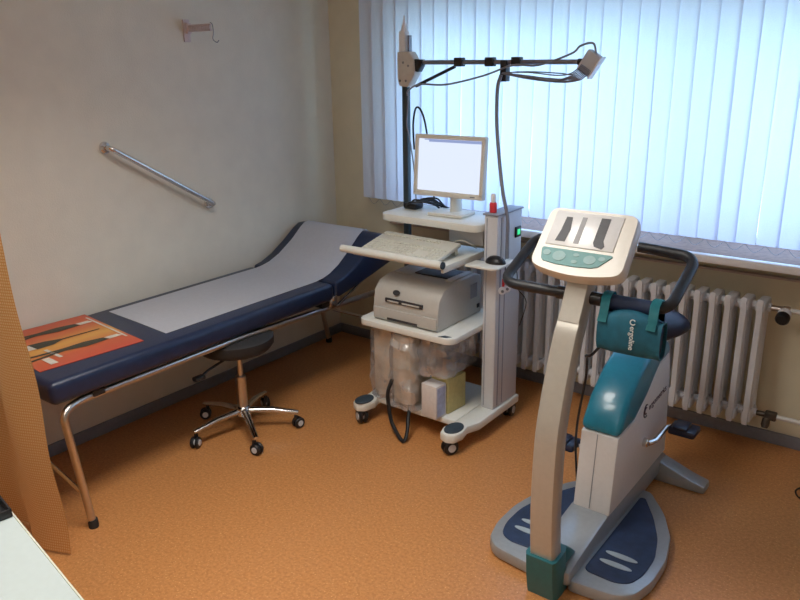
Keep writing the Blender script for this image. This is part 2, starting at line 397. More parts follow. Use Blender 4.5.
# paper on couch
prof = [(-1.72, .6335), (-.80, .6335), (-.755, .637), (-.70, .647), (-.62, .677), (-.52, .735), (-.43, .795), (-.385, .817), (-.345, .818), (-.31, .797)]
def paper(u, v):
    L = [0]
    for a, c in zip(prof, prof[1:]): L.append(L[-1]+math.hypot(a[0]-c[0], a[1]-c[1]))
    s_ = v*L[-1]
    for i in range(len(prof)-1):
        if s_ <= L[i+1]+1e-9:
            t = (s_-L[i])/(L[i+1]-L[i]); y = prof[i][0]*(1-t)+prof[i+1][0]*t; z = prof[i][1]*(1-t)+prof[i+1][1]*t; break
    x0 = .105-.02*max(0, v-.85)/.15; x1 = .572-.045*max(0, v-.6)/.4
    lift = .02*max(0, (v-.62))*(1-v)*4 if v > .62 else 0
    return (x0+(x1-x0)*u, y-.03*u*(1-v)**6, z+.004+.0015*math.sin(17*v+3*u)*(1-abs(2*u-1)) + lift*.35)
tag(MB().grid(paper, 8, 70, thick=.001).build('paper_sheet', 'paper_white', None, 60), 'long white paper sheet covering the navy couch up over the headrest', 'paper cover')
# poster
B, C = Vector((.035, -1.80, 0)), Vector((.555, -1.85, 0)); ux = (C-B); uy = Vector((-.04, -.43, 0))
zt = .6325
b = MB(); b.prism([(q.x, q.y) for q in (B, C, C+uy, B+uy)], 'z', zt-.002, zt)
po = tag(b.build('poster_sheet', 'poster_print', None, origin=tuple(B+Vector((0, 0, zt)))), 'orange red poster with printed dark figures lying on the couch foot', 'poster')
def pp(u, v, h=.0012): return B+ux*u+uy*v+Vector((0, 0, zt+h))
def shape(ps, name, m, h=.0012):
    b = MB(); tb = bmesh.new(); vs = [tb.verts.new(pp(u, v, h)) for u, v in ps]; f = tb.faces.new(vs)
    r_ = bmesh.ops.extrude_face_region(tb, geom=[f]); bmesh.ops.translate(tb, verts=[x for x in r_['geom'] if isinstance(x, bmesh.types.BMVert)], vec=(0, 0, .0005))
    b._merge(tb); return b.build(name, m, po)
for cu_ in (.22, .72):
    shape([(cu_-.035, .22), (cu_+.03, .2), (cu_+.05, .42), (cu_+.015, .62), (cu_+.06, .95), (cu_+.03, .96), (cu_-.01, .66), (cu_-.03, .95), (cu_-.055, .94), (cu_-.045, .6), (cu_-.06, .4)], 'printed_figure', 'figure_dark')
    shape([(cu_-.03, .08), (cu_+.025, .06), (cu_+.03, .19), (cu_-.03, .21)], 'printed_highlight', 'figure_pale')
shape([(.455, .12), (.47, .12), (.475, .5), (.53, .62), (.54, .78), (.40, .8), (.41, .65), (.452, .5)], 'printed_figure', 'figure_dark')
shape([(.41, .8), (.53, .78), (.52, .9), (.42, .92)], 'printed_highlight', 'figure_pale')
shape([(.6, .72), (.84, .70), (.84, .735), (.6, .755)], 'printed_caption', 'figure_pale')
shape([(.78, .80), (.93, .79), (.93, .86), (.78, .87)], 'printed_caption', 'figure_pale')
shape([(.1, .035), (.8, .035), (.8, .055), (.1, .055)], 'printed_caption', 'figure_pale')

# ------------------------------------------------------------------ stool
def caster(parent, x, y, ang, r=.03, m='black_plastic', hub='tower_grey', wid=.022, ztop=None):
    d = Vector((math.cos(ang), math.sin(ang), 0)); p = Vector((-d.y, d.x, 0)); c = Vector((x, y, r))
    b = MB()
    for s_ in (-1, 1):
        b.lathe([(r*.5, -wid*.32), (r*.9, -wid*.32), (r, -wid*.15), (r, wid*.15), (r*.9, wid*.32), (r*.5, wid*.32)], M=axM(p, c+p*s_*wid*.55), n=18)
    cs = b.build('caster', m, parent)
    b = MB(); b.lathe([(r*.52, -wid*1.0), (r*.52, wid*1.0)], M=axM(p, c), n=14)
    lab(b.build('wheel_hub', hub, cs), 'grey wheel hub')
    zt_ = ztop or r*2+.012
    MB().tube([(x, y, r), (x-d.x*r*.5, y-d.y*r*.5, r*1.6), (x-d.x*r*.4, y-d.y*r*.4, zt_)], [wid*.45, wid*.5, wid*.4], 8).build('stem', m, cs)
    return cs
sc = Vector((.545, -1.345, 0))
st = thing('swivel_stool', 'black swivel stool with chrome five arm base pushed under the couch', 'stool', tuple(sc))
b = MB(); b.lathe([(0, .405), (.06, .405), (.10, .41), (.165, .43), (.185, .455), (.185, .49), (.165, .503), (0, .506)], (sc.x-.02, sc.y, 0), 28); b.build('seat', 'black_rubber', st, 50)
MB().lathe([(.025, .105), (.026, .11), (.026, .29), (.02, .295)], (sc.x, sc.y, 0)).build('column', 'chrome_warm', st)
MB().lathe([(.014, .28), (.014, .402), (.05, .404)], (sc.x, sc.y, 0)).build('piston', 'chrome_warm', st)
b = MB(); b.lathe([(.03, .085), (.04, .09), (.034, .13), (.027, .135)], (sc.x, sc.y, 0))
angs = [R(-102), R(-30), R(42), R(114), R(186)]
for a in angs:
    d = Vector((math.cos(a), math.sin(a), 0))
    b.tube([sc+d*.02+Vector((0, 0, .11)), sc+d*.14+Vector((0, 0, .105)), sc+d*.265+Vector((0, 0, .082))], [.02, .016, .012], 10, flat=(1.1, .8))
b.build('star_base', 'chrome', st, 60)
for a in angs: caster(st, sc.x+.262*math.cos(a), sc.y+.262*math.sin(a), a+.7, .028)
MB().tube([(sc.x, sc.y, .42), (sc.x+.02, sc.y-.2, .395), (sc.x+.025, sc.y-.25, .38)], .006, 8).box((sc.x+.012, sc.y-.29, .37), (sc.x+.045, sc.y-.235, .39), .006).build('height_lever', 'black_plastic', st)

# ------------------------------------------------------------------ wall pieces
g = thing('grab_rail', 'chrome grab rail fixed diagonally on the left wall', 'grab rail', (.0, -1.29, 1.2))
p0, p1 = Vector((0, -1.568, 1.365)), Vector((0, -1.007, 1.022)); dd = (p1-p0).normalized()
MB().tube(fillet([p0+Vector((.01, 0, 0)), p0+Vector((.055, 0, 0)), p1+Vector((.055, 0, 0)), p1+Vector((.01, 0, 0))], .03, 6), .0125, 14).build('rail', 'chrome', g)
for p in (p0, p1): MB().lathe([(.027, 0), (.029, .004), (.026, .012), (.014, .018), (0, .019)], M=axM((1, 0, 0), p)).build('flange', 'chrome', g)
hk = thing('wall_hook_arm', 'pale pink ribbed hook arm on the upper left wall holding a wire hook', 'hook', (0, -1.075, 1.89))
b = MB(); b.box((0, -1.095, 1.83), (.01, -1.055, 1.935), .004).box((.01, -1.088, 1.868), (.03, -1.062, 1.918), .004); b.build('wall_plate', 'hook_pink', hk)
b = MB(); b.box((.028, -1.082, 1.902), (.19, -1.068, 1.91), .002).box((.028, -1.082, 1.877), (.19, -1.068, 1.884), .002)
for k in range(12): b.box((.03+k*.0135, -1.081, 1.884), (.035+k*.0135, -1.069, 1.902))
b.build('ribbed_arm', 'hook_pink', hk)
MB().tube(spline([(.185, -1.075, 1.915), (.20, -1.075, 1.905), (.203, -1.075, 1.87), (.19, -1.07, 1.84), (.205, -1.06, 1.825), (.215, -1.055, 1.835)], 6), .002, 6).build('wire_hook', 'steel_dark', hk)
hk.location.y += .03; hk.location.z -= .005

# ------------------------------------------------------------------ trolley
T = thing('equipment_trolley', 'cream and grey rolling medical equipment trolley with shelves and tall mast', 'trolley', (1.2, -.68, 0))
# base
b = MB()
b.box((.99, -.86, .085), (1.46, -.44, .115), .006)
b.prism([(1.46, -.43), (1.46, -.88), (1.445, -.93), (1.46, -.985), (1.50, -1.0), (1.535, -.985), (1.548, -.93), (1.535, -.87), (1.56, -.80), (1.56, -.42)], 'z', .072, .115, .008)
b.prism([(1.0, -.43), (1.0, -.86), (1.015, -.90), (1.0, -.96), (.965, -.985), (.925, -.965), (.915, -.91), (.93, -.86), (.925, -.80), (.925, -.43)], 'z', .072, .115, .008)
b.build('base_frame', 'trolley_cream', T)
def oval(cx, cy, rx, ry, n=20): return [(cx+rx*math.cos(2*math.pi*k/n), cy+ry*math.sin(2*math.pi*k/n)) for k in range(n)]
for cx in (1.497, .965): MB().prism(oval(cx, -.925, .04, .058), 'z', .114, .122, .003).build('bumper_pad', 'bumper_dark', T)
caster(T, 1.495, -.955, R(60), .037, wid=.026, ztop=.075); caster(T, .963, -.945, R(150), .037, wid=.026, ztop=.075)
caster(T, 1.525, -.455, R(100), .037, wid=.026, ztop=.075); caster(T, .96, -.47, R(80), .037, wid=.026, ztop=.075)
# tower
b = MB(); b.box((1.478, -.66, .114), (1.548, -.43, 1.062), .008)
tw = b.build('tower', 'tower_grey', T)
b = MB(); b.box((1.5475, -.63, .13), (1.5500, -.622, 1.05)).box((1.5475, -.585, .13), (1.5500, -.580, 1.05)).box((1.492, -.6615, .13), (1.496, -.659, 1.05))
lab(b.build('seam', 'tower_seam', tw), 'dark seams')
lab(MB().box((1.472, -.665, 1.062), (1.553, -.425, 1.07), .003).build('tower_cap', 'tower_seam', tw), 'dark grey cap')
ps = MB().box((1.547, -.50, .935), (1.556, -.45, .985), .003).build('power_switch', 'black_plastic', tw)
lab(MB().box((1.554, -.488, .947), (1.5585, -.464, .973), .002).build('switch_rocker', 'switch_lit', ps), 'lit green rocker')
# shelves
def shelf(x0, y0, x1, y1, z, t=.024, r=.05):
    po_ = [(x1, y1), (x0+r, y1)]
    for k in range(1, 6): a = R(90+18*k); po_.append((x0+r+r*math.cos(a), y1-r+r*math.sin(a)))
    for k in range(0, 6): a = R(180+18*k); po_.append((x0+r+r*math.cos(a), y0+r+r*math.sin(a)))
    for k in range(0, 6): a = R(270+18*k); po_.append((x1-r+r*math.cos(a), y0+r+r*math.sin(a)))
    return MB().prism(po_, 'z', z-t, z, .004)
shelf(.93, -.92, 1.478, -.45, .54, .03).build('printer_shelf', 'trolley_cream', T)
lab(MB().prism([(1.40, -.915), (1.44, -.905), (1.455, -.885), (1.42, -.885)], 'z', .5395, .542).build('shelf_marker', 'bumper_dark', T), 'small dark patch')
shelf(.915, -.715, 1.478, -.42, 1.02, .034).build('top_shelf', 'trolley_cream', T)
MB().box((.90, -.90, .848), (1.405, -.50, .862), .004).box((1.405, -.90, .835), (1.42, -.50, .866), .003)  .box((1.40, -.54, .84), (1.48, -.50, .866)).build('keyboard_shelf', 'trolley_cream', T)
MB().tube([(.842, -.905, .872), (1.415, -.905, .872)], .018, 14).build('front_handle', 'trolley_cream', T)
for x in (.836, 1.416): MB().tube([(x, -.905, .872), (x+.006, -.905, .872)], .017, 12).build('handle_end_cap', 'bumper_dark' if x > 1 else 'trolley_cream', T)
MB().prism([(1.44, -.76), (1.575, -.76), (1.60, -.74), (1.60, -.57), (1.55, -.55), (1.548, -.66), (1.44, -.66)], 'z', .838, .850, .004).build('mouse_shelf', 'trolley_cream', T)
MB().box((1.25, -.60, .90), (1.44, -.45, .986), .004).build('underslung_case', 'tower_grey', T)
MB().box((1.43, -.52, .86), (1.478, -.46, .99)).build('shelf_strut', 'tower_grey', T)
# mast
MX, MY = .895, -.45
MB().box((MX-.016, MY-.014, .53), (MX+.016, MY+.014, 1.68), .003).build('mast', 'mast_grey', T)
for z in (.525, .99): MB().box((MX, MY-.02, z), (MX+.06, MY+.02, z+.029)).build('mast_clamp', 'mast_grey', T)
b = MB(); b.prism([(.862, 1.64), (.872, 1.605), (.925, 1.60), (.965, 1.66), (.96, 1.73), (.935, 1.765), (.862, 1.765)], 'y', MY-.028, MY+.028, .006)
br = b.build('mast_bracket', 'bracket_beige', T)
for (x, z) in ((.90, 1.715), (.93, 1.70), (.915, 1.63), (.88, 1.63)): lab(MB().lathe([(.006, 0), (.006, .002)], M=axM((0, -1, 0), (x, MY-.028, z)), n=10).build('screw_head', 'steel_dark', br), 'dark screw head')
b = MB(); b.box((.868, MY-.02, 1.763), (.905, MY+.02, 1.86), .005); b.lathe([(.018, 1.855), (.012, 1.885), (.006, 1.90), (.004, 1.93), (0, 1.931)], (.888, MY, 0), 14)
lab(b.build('mast_tip', 'white_paint', T), 'white pointed mast tip')
lab(MB().box((.914, MY-.012, 1.765), (.925, MY+.012, 1.84), .002).build('mast_tip_rod', 'boom_alu', T), 'grey rod')
MB().tube([(.965, MY, 1.715), (1.80, MY, 1.712)], .0105, 12).build('boom', 'boom_alu', T)
MB().prism([(.955, 1.73), (1.0, 1.728), (1.0, 1.70), (.98, 1.67), (.958, 1.675)], 'y', MY-.018, MY+.018, .003).build('boom_socket', 'black_plastic', T)
MB().tube([(.955, MY, 1.605), (1.18, MY, 1.695)], .008, 8).build('boom_strut', 'black_plastic', T)
for x in (1.205, 1.37, 1.505): MB().box((x-.022, MY-.018, 1.695), (x+.022, MY+.018, 1.735), .004).build('boom_clip', 'black_plastic', T)
MB().box((1.43, MY-.02, 1.63), (1.462, MY+.02, 1.722), .004).build('cable_holder', 'black_plastic', T)
lab(MB().tube([(1.795, MY, 1.712), (1.815, MY, 1.711)], .014, 10).build('boom_end', 'black_plastic', T), 'black boom end')

# patient module on the boom
pm = thing('lead_module', 'grey lead connector module with fan of leads at the boom end', 'medical device', (1.88, MY, 1.70))
Mm = Matrix.Translation((1.848, MY-.0, 1.708)) @ Matrix.Rotation(R(33), 4, 'Y') @ Matrix.Diagonal((.6, .8, .9, 1))
MB().box((-.055, -.028, -.055), (.052, .028, .05), .008, M=Mm).build('housing', 'tower_grey', pm)
MB().box((.052, -.03, -.06), (.064, .03, .055), .004, M=Mm).build('side_plate', 'white_paint', pm)
b = MB()
for k in range(10):
    b.box((-.035+.009*k, -.034, -.052+.004*(k % 2)), (-.031+.009*k, -.027, -.02), .001, M=Mm)
lab(b.build('socket_row', 'tower_seam', pm), 'dark sockets')
ld = thing('patient_leads', 'bundle of grey leads sagging along the boom from module', 'cable', (1.6, MY-.03, 1.66))
hold = Vector((1.446, MY-.03, 1.665))
for k in range(8):
    s_ = Mm @ Vector((-.035+.0115*k, -.038, -.045)); o_ = random.uniform(-.014, .014)
    MB().tube(spline([s_, s_+Vector((-.03, -.012, -.02)), (1.72+o_, MY-.04+o_, 1.662-.006*k+o_), (1.58, MY-.035+o_*.5, 1.672-.005*k+o_*.6), hold+Vector((.02, 0, .004-.001*k)), hold], 6), .0028, 6).build('lead', 'cable_grey', ld)
MB().tube(spline([Mm @ Vector((0, 0, .048)), (1.855, MY, 1.785), (1.80, MY, 1.775), (1.76, MY, 1.745), (1.62, MY-.02, 1.70), (1.5, MY-.03, 1.70), (1.35, MY-.03, 1.655), (1.15, MY-.03, 1.615), (1.0, MY-.03, 1.615), (.935, MY-.035, 1.585), (.93, MY-.035, 1.56)], 7), .0045, 8).build('long_lead', 'cable_grey', ld)
tag(MB().tube(spline([hold+Vector((0, -.004, -.006)), (1.430, MY-.035, 1.60), (1.445, -.51, 1.45), (1.485, -.55, 1.30), (1.53, -.59, 1.16), (1.563, -.60, 1.05), (1.566, -.60, .95), (1.568, -.60, .861)], 8), .0085, 10).build('trunk_cable', 'cable_grey'), 'thick grey cable hanging from the boom holder down to the tower', 'cable')
tag(MB().tube(spline([(.932, MY-.03, 1.56), (.925, MY-.03, 1.50), (.92, MY-.03, 1.42), (.935, MY-.03, 1.36), (.955, MY-.02, 1.2), (.965, MY-.02, 1.05), (.965, -.47, 1.028)], 7), .0035, 8).build('thin_cable', 'cable_grey'), 'thin grey cable running down beside the mast', 'cable')
tag(MB().tube(spline([(.945, MY-.005, 1.30), (.94, MY-.005, 1.42), (.96, MY-.01, 1.50), (1.0, MY-.02, 1.49), (1.03, MY-.02, 1.40), (1.05, MY-.01, 1.2), (1.06, -.44, 1.028)], 8), .005, 8).build('looped_cable', 'cable_black'), 'black looped cable rising behind the left edge of the monitor', 'cable')

# hanging electrodes by tower
el = thing('clamp_electrodes', 'two round clamp electrodes hanging on thin wires beside the tower', 'electrode', (1.58, -.60, .70))
for k, (y, c) in enumerate(((-.63, 'red_plastic'), (-.585, 'black_plastic'))):
    MB().tube(spline([(1.57, y+.02, .848), (1.575, y, .79), (1.57, y, .745)], 5), .002, 6).build('wire', 'cable_black', el)
    MB().tube([(1.568, y, .77), (1.568, y, .735)], .006, 8).build('plug', c, el)
    e_ = MB().lathe([(.014, 0), (.018, .003), (.018, .012), (.01, .016), (0, .017)], M=axM((.6, -.8, 0), (1.562, y, .715))).build('electrode_disc', 'white_paint', el)
    MB().lathe([(.007, 0), (.007, .003)], M=axM((.6, -.8, 0), (1.562+.0100, y-.0133, .715)), n=10).build('disc_centre', 'cable_grey', e_)
MB().tube(spline([(1.59, -.57, .848), (1.60, -.56, .78), (1.585, -.52, .70), (1.60, -.46, .62), (1.575, -.47, .5)], 6), .0022, 6).build('loose_wire', 'cable_black', el)

# monitor
mo = thing('monitor', 'cream flat monitor showing a pale screen on the trolley top shelf', 'monitor', (1.24, -.55, 1.02))
Mo = Matrix.Translation((1.228, -.565, 1.248)) @ Matrix.Rotation(R(3), 4, 'Z') @ Matrix.Rotation(R(-5), 4, 'X')
b = MB(); w2, h2, bz = .189, .144, .02
b.box((-w2, 0, -h2), (w2, .02, h2), .005, M=Mo)
b.box((-w2, -.014, -h2), (w2, .001, -h2+bz+.006), .004, M=Mo).box((-w2, -.014, h2-bz), (w2, .001, h2), .004, M=Mo).box((-w2, -.014, -h2+.01), (-w2+bz, .001, h2-.01), .004, M=Mo).box((w2-bz, -.014, -h2+.01), (w2, .001, h2-.01), .004, M=Mo)
b.box((-w2+.05, .02, -h2+.03), (w2-.05, .05, h2-.04), .01, M=Mo)
b.build('housing', 'monitor_cream', mo)
scn = MB().box((-w2+bz, -.006, -h2+bz+.006), (w2-bz, -.002, h2-bz), M=Mo).build('screen', 'screen_lit', mo)
lab(MB().box((-w2+bz+.055, -.0068, h2-bz-.014), (w2-bz, -.0055, h2-bz-.001), M=Mo).box((-w2+bz+.03, -.0068, h2-bz-.006), (w2-bz, -.0055, h2-bz-.001), M=Mo).build('toolbar', 'screen_bar', scn), 'blue toolbar strip')
MB().tube([(1.245, -.53, 1.035), (1.245, -.535, 1.17)], [.04, .034], 16, flat=(1, .6)).build('stand', 'monitor_cream', mo)
MB().prism([(1.15, -.64), (1.34, -.63), (1.33, -.49), (1.14, -.50)], 'z', 1.0205, 1.036, .006).build('foot', 'monitor_cream', mo)
lab(MB().box((.125, -.0152, -h2+.010), (.15, -.0138, -h2+.015), M=Mo).build('power_button', 'cable_grey', mo), 'grey button')
# cable heap
ch = thing('cable_heap', 'heap of black cables lying left of monitor foot on top shelf', 'cable', (1.0, -.52, 1.02))
MB().box((.955, -.57, 1.0205), (1.035, -.50, 1.052), .01, M=None).build('adapter_block', 'black_plastic', ch)
for k in range(5):
    r_ = random.uniform
    MB().tube(spline([(.96+r_(0, .02), -.56+.03*k, 1.03), (1.02, -.60+.035*k, 1.055+r_(0, .015)), (1.07+r_(0, .02), -.57+.03*k, 1.065), (1.12, -.53+.015*k, 1.05), (1.13+.01*k, -.49, 1.025+.012*(k % 2)), (1.15, -.455, 1.027)], 6), .0045, 7).build('cable_strand', 'cable_black', ch)

# keyboard
kb = thing('keyboard', 'cream full size keyboard tilted up on the pull out shelf', 'keyboard', (1.15, -.80, .862))
Mk = Matrix.Translation((1.145, -.775, .892)) @ Matrix.Rotation(R(-3), 4, 'Z') @ Matrix.Rotation(R(14), 4, 'X') @ Matrix.Diagonal((1.0, 1.12, 1, 1))
MB().box((-.225, -.092, -.012), (.225, .092, .008), .005, M=Mk).build('body', 'keyboard_body', kb)
for x in (-.21, .18): MB().box((x, .06, -.045), (x+.03, .08, -.011), M=Mk).build('tilt_foot', 'keyboard_body', kb)
def keys(x0, x1, rows, name, step=.019):
    b = MB()
    for (y) in rows:
        x = x0
        while x+step <= x1+1e-6:
            b.box((x, y, .007), (x+step-.0035, y+.0155, .0135), .002, 1, M=Mk); x += step
    return b.build(name, 'key_cream', kb)
rows = [-.078+.0195*k for k in range(5)]
keys(-.215, .072, rows[1:], 'letter_keys')
b = MB(); x = -.215
for w_ in (.024, .024, .024, .116, .024, .024, .024): b.box((x, rows[0], .007), (x+w_-.0035, rows[0]+.0155, .0135), .002, 1, M=Mk); x += w_+.0035
b.build('space_bar_row', 'key_cream', kb)
keys(-.215, .135, [.055], 'function_keys', .0205); keys(.079, .137, [rows[0]], 'arrow_keys'); keys(.079, .137, [rows[3], rows[4]], 'navigation_keys'); keys(.143, .22, rows, 'number_pad_keys')
(MB().tube(spline([Mk @ Vector((.17, .09, .0)), (1.36, -.66, .93), (1.40, -.62, .90), (1.38, -.56, .875), (1.33, -.52, .871)], 6), .003, 6).build('cord', 'key_cream', kb))
# mouse
def mouse(u, v):
    a = 2*math.pi*u; ph_ = math.pi*.5*v
    return Vector((1.545+.05*math.cos(a)*math.cos(ph_), -.665+.034*math.sin(a)*math.cos(ph_), .8505+.034*math.sin(ph_)))
ms = thing('mouse', 'black computer mouse on the small side shelf', 'mouse', (1.545, -.665, .85))
b = MB(); b.grid(mouse, 24, 8); bmesh.ops.remove_doubles(b.bm, verts=b.bm.verts[:], dist=.0003); b.build('shell', 'black_plastic', ms, 60)
MB().tube([(1.572, -.665, .878), (1.582, -.665, .874)], .004, 8).build('scroll_wheel', 'cable_grey', ms)
# bottle
bo = thing('spray_bottle', 'small bottle with red lower half on top of the tower', 'bottle', (1.505, -.62, 1.07))
MB().lathe([(.015, 1.0705), (.017, 1.074), (.017, 1.11), (.013, 1.117), (0, 1.118)], (1.503, -.625, 0), 16).build('bottle_body', 'red_plastic', bo)
lab(MB().lathe([(.011, 1.116), (.011, 1.15), (.008, 1.155), (0, 1.156)], (1.503, -.625, 0), 14).build('cap', 'white_paint', bo), 'white cap')

# printer
pr = thing('laser_printer', 'grey desktop laser printer with dark top slot on middle shelf', 'printer', (1.19, -.68, .54))
px0, px1, py0, py1, pz = 1.0, 1.375, -.875, -.50, .541
prof = [(py1, pz), (py1, pz+.19), (-.56, pz+.205), (-.76, pz+.20), (-.825, pz+.185), (-.865, pz+.145), (-.878, pz+.075), (-.878, pz+.02), (-.872, pz)]
b = MB(); b.prism(prof, 'x', px0, px1, .008, 2); body = b.build('body', 'printer_grey', pr, 40)
lab(MB().box((px0+.12, -.70, pz+.2005), (px1-.06, -.56, pz+.2075), .001).build('output_tray', 'printer_dark', pr), 'dark output recess')
for xa, xb in ((px0+.02, px0+.12), (px1-.06, px1-.02)): MB().box((xa, -.735, pz+.198), (xb, -.54, pz+.209), .004).build('tray_rim', 'printer_grey', pr)
lab(MB().box((px0+.075, -.8815, pz+.098), (px1-.085, -.872, pz+.118), .002, M=None).build('manual_slot', 'printer_dark', pr), 'dark paper slot')
for xa, xb in ((px0+.09, px0+.155), (px0+.175, px1-.10)): MB().box((xa, -.884, pz+.102), (xb, -.8785, pz+.11), .001).build('slot_guide', 'printer_grey', pr)
MB().box((px0+.005, -.886, pz+.008), (px1-.005, -.8745, pz+.066), .005).build('paper_cassette', 'printer_grey', pr)
lab(MB().box((px0+.09, -.8875, pz+.012), (px1-.11, -.8855, pz+.024), .001).build('cassette_grip', 'printer_dark', pr), 'dark grip')
lab(MB().lathe([(.020, 0), (.020, .003), (0, .0035)], M=axM((0, -.9, .45), (px0+.135, -.868, pz+.148)) @ Matrix.Diagonal((1, .65, 1, 1)), n=20).build('badge', 'printer_dark', pr), 'dark oval badge')
b = MB()
for k in range(7): b.box((px1-.001, -.60+.009*k, pz+.09), (px1+.0015, -.595+.009*k, pz+.16))
lab(b.build('side_vent', 'tower_seam', pr), 'dark vent slits')
lab(MB().box((px1-.001, -.54, pz+.03), (px1+.004, -.52, pz+.05), .001).build('side_button', 'printer_dark', pr), 'dark button')

# cartons on base
cw = thing('white_carton', 'white carton with blue label on trolley base, nearest the front', 'box', (1.345, -.82, .116))
Mc = Matrix.Translation((1.345, -.83, .116)) @ Matrix.Rotation(R(-5), 4, 'Z')
MB().box((-.045, -.07, 0), (.045, .005, .165), .002, M=Mc).build('carton', 'carton_white', cw)
lab(MB().box((.0452, -.062, .01), (.0462, -.005, .155), M=Mc).build('label', 'carton_label', cw), 'blue printed label')
MB().box((-.045, .008, 0), (.05, .12, .175), .003, M=Mc)
tag(MB().box((-.05, .012, 0), (.05, .15, .175), .003, M=Mc).build('yellow_carton', 'carton_yellow', None, origin=(1.345, -.77, .116)), 'olive yellow carton standing on the base behind white carton', 'box')
# packs in film
def blob_box(c, d, amp, seed):
    rnd = random.Random(seed); tb = bmesh.new(); bmesh.ops.create_cube(tb, size=1)
    bmesh.ops.subdivide_edges(tb, edges=tb.edges[:], cuts=11, use_grid_fill=True)
    from mathutils import noise
    for v in tb.verts:
        p = Vector((v.co.x*d[0], v.co.y*d[1], v.co.z*d[2])); q = p*16+Vector((seed, seed*2, 0))
        r_ = (Vector((v.co.x, v.co.y, v.co.z*.3))).length
        p += v.normal*0 + Vector((noise.noise(q), noise.noise(q+Vector((9, 3, 1))), noise.noise(q+Vector((2, 7, 5)))*.6))*amp
        for ax in (0, 1):
            k = abs(v.co[ax])*2
            p[1-ax] *= 1-.10*k**4
        v.co = p+Vector(c)
    b = MB(); b._merge(tb); return b
bg = thing('film_wrapped_bag', 'crinkled clear plastic bag holding tan packs below the printer shelf', 'bag', (1.1, -.8, .09))
tp = MB().box((.975, -.855, .125), (1.09, -.66, .50), .012).build('tan_pack', 'carton_tan', bg)
MB().box((1.125, -.90, .14), (1.235, -.68, .50), .012).build('tan_pack', 'carton_tan', bg)
blob_box((1.033, -.76, .312), (.15, .235, .375), .022, 3).build('plastic_film', 'clear_film', bg, 25)
blob_box((1.19, -.785, .312), (.155, .27, .375), .03, 8).build('plastic_film', 'clear_film', bg, 25)
blob_box((1.34, -.74, .41), (.17, .30, .18), .022, 12).build('plastic_film', 'clear_film', bg, 25)
tag(MB().tube(spline([(1.125, -.90, .26), (1.12, -.93, .20), (1.125, -.935, .14), (1.16, -.955, .06), (1.235, -.99, .012), (1.265, -.995, .012), (1.26, -.965, .05), (1.24, -.93, .10), (1.23, -.90, .15)], 8), .0095, 8).build('hanging_cord', 'cable_black'), 'black power cord looping out below plastic bag to the floor', 'cord')
tag(MB().tube(spline([(1.40, -.52, .51), (1.41, -.53, .35), (1.39, -.50, .2), (1.42, -.47, .13)], 6), .004, 6).build('power_cord', 'cable_black'), 'thin black cord hanging behind the yellow carton', 'cord')

# ------------------------------------------------------------------ exercise bike
AX = 2.275
bk = thing('exercise_bike', 'cream, teal and silver ergometer exercise bike in the right foreground', 'exercise bike', (AX, -1.1, 0))
# spine + rear
b = MB()
b.prism([(-1.53, .03), (-1.53, .085), (-1.42, .105), (-1.2, .135), (-.62, .135), (-.56, .10), (-.56, .03)], 'x', AX-.075, AX+.075, .012, 2)
b.build('base_spine', 'bike_silver', bk)
b = MB(); b.prism([(AX-.265, .0), (AX-.265, .035), (AX-.2, .05), (AX-.06, .10), (AX+.06, .10), (AX+.2, .05), (AX+.265, .035), (AX+.265, 0)], 'y', -.64, -.56, .01)
b.build('rear_foot', 'bike_silver', bk)
def platform(s_):
    out = [(.055, -.82), (.105, -.82), (.20, -.94), (.27, -1.08), (.30, -1.22), (.30, -1.36), (.275, -1.46), (.23, -1.50), (.06, -1.52)]
    inn = [(.085, -.89), (.105, -.885), (.178, -1.0), (.235, -1.12), (.266, -1.24), (.266, -1.35), (.245, -1.42), (.20, -1.445), (.085, -1.44)]
    f = lambda L: [(AX+s_*x, y) for x, y in L]
    pl = MB().prism(f(fp(out)), 'z', 0.005, .052, .012, 2).build('step_platform', 'bike_silver', bk)
    pad = MB().prism(f(fp(inn)), 'z', .051, .056, .002, 1).build('grip_pad', 'step_blue', pl)
    for yy in (-1.30, -1.355): MB().prism([(AX+s_*(.168+.058*math.cos(2*math.pi*k/20)), yy+.013*math.sin(2*math.pi*k/20)) for k in range(20)], 'z', .055, .0585, .001, 1).build('oval_marking', 'step_oval', pad)
def fp(L):
    P = [Vector((x, y, 0)) for x, y in L]; return [(p.x, p.y) for p in fillet(P, .03, 4, True)]
platform(1); platform(-1)
# body
SY = [(-1.20, .13), (-1.165, .43), (-1.10, .53), (-1.0, .595), (-.86, .645), (-.75, .655), (-.68, .62), (-.64, .50), (-.60, .13)]
bd = [(-1.205, .13), (-1.172, .435), (-1.02, .44), (-.90, .50), (-.78, .585), (-.66, .60), (-.63, .50), (-.595, .13)]
body = MB().prism(bd, 'x', AX-.065, AX+.078, .008, 2).build('body_cover', 'bike_white', bk)
tl = [(-1.176, .436), (-1.165, .475), (-1.10, .555), (-1.0, .625), (-.88, .672), (-.76, .685), (-.68, .655), (-.655, .60), (-.78, .588), (-.90, .503), (-1.02, .443)]
MB().prism(tl, 'x', AX-.068, AX+.081, .02, 3).build('top_cover', 'teal_plastic', bk, 60)
lab(MB().prism([(-1.2068, .14), (-1.1738, .43), (-1.170, .43), (-1.203, .14)], 'x', AX-.001, AX+.001).build('cover_seam', 'tower_seam', body), 'grey seam line')
